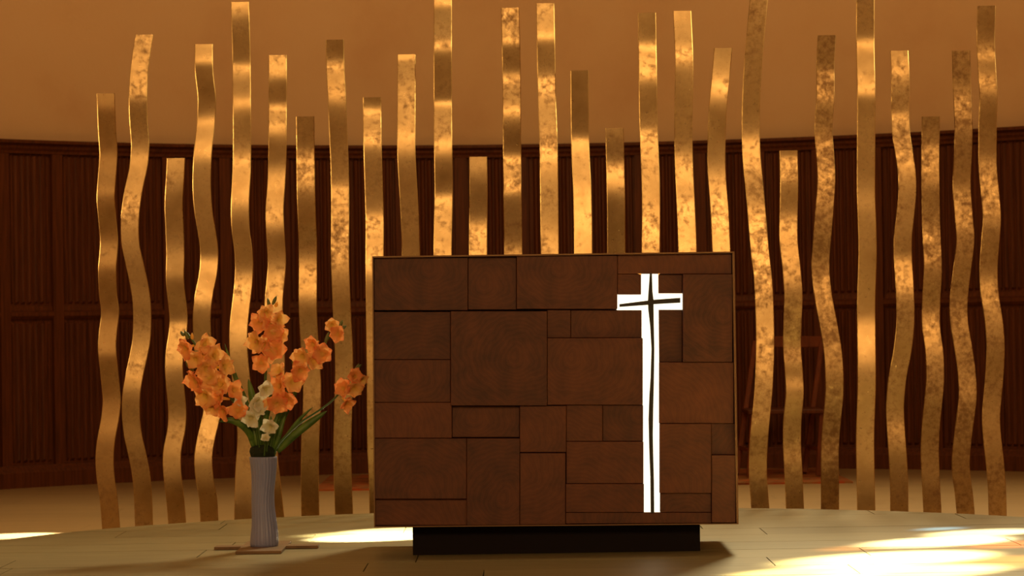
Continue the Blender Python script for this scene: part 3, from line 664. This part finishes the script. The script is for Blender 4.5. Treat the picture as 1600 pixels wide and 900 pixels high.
def leaf(root, pts, wpx, name='leaf', m='leaf', fold=0.25):
    """blade through pixel points (x, y, depth)"""
    P = [at(x, y, Y) for x, y, Y in pts]; n_ = 14; vs = []; fs = []
    t_ = [i / (len(P) - 1) for i in range(len(P))]
    for i in range(n_ + 1):
        t = i / n_; c_ = Vector([interp(list(zip(t_, [p[k] for p in P])), t) for k in range(3)])
        c2 = Vector([interp(list(zip(t_, [p[k] for p in P])), min(1, t + 0.02)) for k in range(3)]); c1 = Vector([interp(list(zip(t_, [p[k] for p in P])), max(0, t - 0.02)) for k in range(3)])
        d = (c2 - c1).normalized(); s = d.cross(Vector((0, 1, 0))).normalized(); wd = wpx * u * 0.5 * (math.sin(math.pi * min(1, 0.12 + 0.88 * t)) ** 0.6 if t < 1 else 0.02)
        wd = max(wd, 0.0004); back = Vector((0, 1, 0)) * wd * fold * 2
        vs += [c_ - s * wd + back, c_, c_ + s * wd + back, c_ + s * wd + back + Vector((0, .0006, 0)), c_ + Vector((0, .001, 0)), c_ - s * wd + back + Vector((0, .0006, 0))]
    for i in range(n_):
        for k in range(6): a = i * 6; fs.append((a + k, a + (k + 1) % 6, a + 6 + (k + 1) % 6, a + 6 + k))
    fs += [(0, 1, 2, 3, 4, 5), tuple(n_ * 6 + k for k in (5, 4, 3, 2, 1, 0))]
    return mesh(name, vs, fs, M[m], root, root.location, smooth=True)
def stem(root, pts, r0, r1):
    P = [at(x, y, Y) for x, y, Y in pts]; t_ = [i / (len(P) - 1) for i in range(len(P))]; n_ = 16; C = []
    for i in range(n_ + 1): C.append(Vector([interp(list(zip(t_, [p[k] for p in P])), i / n_) for k in range(3)]))
    vs, fs = tube(C, [r0 + (r1 - r0) * i / n_ for i in range(n_ + 1)], 8)
    mesh('stem', vs, fs, M['stem'], root, root.location, smooth=True); return C
def bud(root, x, y, Y, dx, dy, L, tipcol='bud', wd=3.2):
    a = at(x, y, Y); d = (at(x + dx, y + dy, Y) - a).normalized(); Lm = L * u
    vs, fs = tube([a, a + d * Lm * .3, a + d * Lm * .7, a + d * Lm], [wd * .45 * u, wd * u * .9, wd * u * .7, wd * .12 * u], 8)
    mesh('bud', vs, fs, M[tipcol], root, root.location, smooth=True)
def flower(name, label, stem_pts, florets, key='orange', r=(2.6, 1.6), group='gladiolus stems in the vase', cat='flower'):
    rt = thing(name, label, cat, (VX + (stem_pts[0][0] - 413) * u * 0.6, stem_pts[0][2], zt_v + 0.0), group)
    C = stem(rt, stem_pts, r[0] * u, r[1] * u)
    for f in florets:
        x, y, rp = f[:3]; kk = f[3] if len(f) > 3 else (key if random.random() < 0.78 or key == 'white' else 'orange2')
        near = min(C, key=lambda c_: (c_ - at(x, y, c_.y)).length)
        pos = at(x, y, near.y - 0.012 - random.uniform(0, 0.012))
        side = (pos - near); fac = Vector((side.x * 14 + random.uniform(-.7, .7), -1.0, side.z * 8 + random.uniform(-.55, .45)))
        floret(rt, pos, rp * u * random.uniform(1.08, 1.24), kk, fac, None)
    return rt
g1 = flower('gladiolus', 'orange gladiolus spike leaning furthest to the left, thick with open blooms', [(403,712,10.37),(398,690,10.36),(378,648,10.34),(340,590,10.32),(310,545,10.31),(292,520,10.31)],
    [(293,543,14),(318,537,14),(307,560,14),(333,556,15),(322,574,14),(348,573,15),(309,593,15),(330,591,15),(346,601,15),(323,617,15),(346,622,15),(364,610,14,'orange2'),(352,640,15,'orange2'),(373,642,14,'orange2'),(333,634,13),(318,552,11)])
bud(g1, 294, 530, 10.31, -4, -10, 16); bud(g1, 300, 532, 10.31, 0, -10, 12, 'orange2', 3); bud(g1, 288, 525, 10.31, -6, -7, 10); bud(g1, 296, 575, 10.31, -3, -7, 15); bud(g1, 302, 580, 10.31, -5, -6, 14)
g2 = flower('gladiolus', 'tallest orange gladiolus spike standing upright in the middle of the vase', [(414,712,10.38),(414,680,10.38),(414,620,10.38),(416,560,10.38),(420,510,10.38),(424,478,10.38)],
    [(416,487,12),(408,503,14),(433,499,13),(422,508,12),(404,533,15),(426,519,13),(438,524,13),(416,536,12),(430,547,14,'orange2'),(409,567,13,'orange2'),(424,552,11)])
bud(g2, 421, 480, 10.38, -2, -10, 15); bud(g2, 426, 476, 10.38, 5, -11, 15); bud(g2, 430, 480, 10.38, 3, -7, 9, 'orange2', 3)
g3 = flower('gladiolus', 'orange gladiolus spike leaning right, its last blooms set apart at the tip', [(420,712,10.35),(424,690,10.35),(436,640,10.33),(460,595,10.32),(492,555,10.31),(528,510,10.31)],
    [(438,583,14),(440,603,15,'orange2'),(450,622,14,'orange2'),(433,630,13,'orange2'),(456,598,14),(468,578,14),(474,556,14),(488,566,13),(491,537,13),(505,553,13,'orange2'),(519,507,10),(529,522,11,'orange2'),(424,628,10)])
bud(g3, 508, 537, 10.31, 3, -10, 19); bud(g3, 530, 512, 10.31, 4, -9, 13); bud(g3, 533, 514, 10.31, 8, -5, 10); bud(g3, 458, 570, 10.31, 1, -9, 14)
g4 = flower('gladiolus', 'small orange gladiolus spike bending out low to the right, beside the altar', [(428,712,10.36),(438,690,10.35),(470,660,10.34),(505,637,10.33),(530,615,10.33),(556,578,10.33)],
    [(553,588,12,'orange2'),(538,608,13,'orange2'),(552,605,12),(541,628,11,'orange2'),(565,592,8)], r=(2.0, 1.2))
bud(g4, 553, 580, 10.33, 9, -8, 16); bud(g4, 556, 577, 10.33, 5, -9, 10, 'bud', 2.5); bud(g4, 528, 614, 10.33, 4, -6, 12, 'bud', 3)
leaf(g4, [(434,706,10.34),(460,680,10.33),(488,658,10.33),(511,642,10.33)], 12)
leaf(g4, [(432,704,10.36),(450,678,10.36),(468,655,10.36),(489,636,10.36)], 6)
leaf(g1, [(398,702,10.36),(388,640,10.37),(366,585,10.37),(351,537,10.37)], 8)
leaf(g1, [(400,700,10.36),(384,670,10.33),(362,657,10.31),(342,659,10.31)], 11)
leaf(g1, [(402,702,10.36),(392,680,10.35),(383,650,10.35),(372,628,10.35)], 10)
leaf(g2, [(410,705,10.37),(404,660,10.39),(394,620,10.39),(388,592,10.39)], 13)
leaf(g2, [(412,705,10.38),(414,660,10.36),(420,630,10.35),(424,600,10.35)], 10)
leaf(g3, [(424,704,10.38),(440,660,10.39),(458,620,10.39),(470,596,10.39)], 8)
leaf(g3, [(424,704,10.38),(434,660,10.39),(446,630,10.39),(455,610,10.39)], 7)
leaf(g3, [(414,706,10.36),(422,680,10.33),(432,655,10.33),(436,640,10.33)], 8)
for lab, pts, fl_ in (
    ('white flower sprig with two blooms left of the vase centre', [(408,712,10.35),(404,690,10.34),(398,650,10.33),(402,615,10.33)], [(414,607,12),(400,628,12),(393,652,13),(402,640,11)]),
    ('single white flower low in front, just above the vase rim on the right', [(416,712,10.34),(418,695,10.32),(424,672,10.31)], [(424,665,12)]),
    ('small white flower tucked beside the left orange spike', [(404,712,10.37),(394,670,10.35),(378,630,10.34)], [(376,628,9)]),
    ('small white bud just over the dark foam of the vase', [(413,712,10.33),(414,700,10.32),(415,690,10.31)], [(415,685,6)])):
    flower('white_flower', lab, pts, fl_, 'white', (1.6, 1.0), 'white flowers in the vase')
# hidden greenery filling the middle of the bunch
for k in range(7):
    x0 = 400 + k * 4.3
    leaf(g2, [(x0, 708, 10.36), (x0 + (k - 3) * 2.2, 690, 10.35), (x0 + (k - 3) * 4.5, 668, 10.35), (x0 + (k - 3) * 6.5, 650, 10.36)], 8)
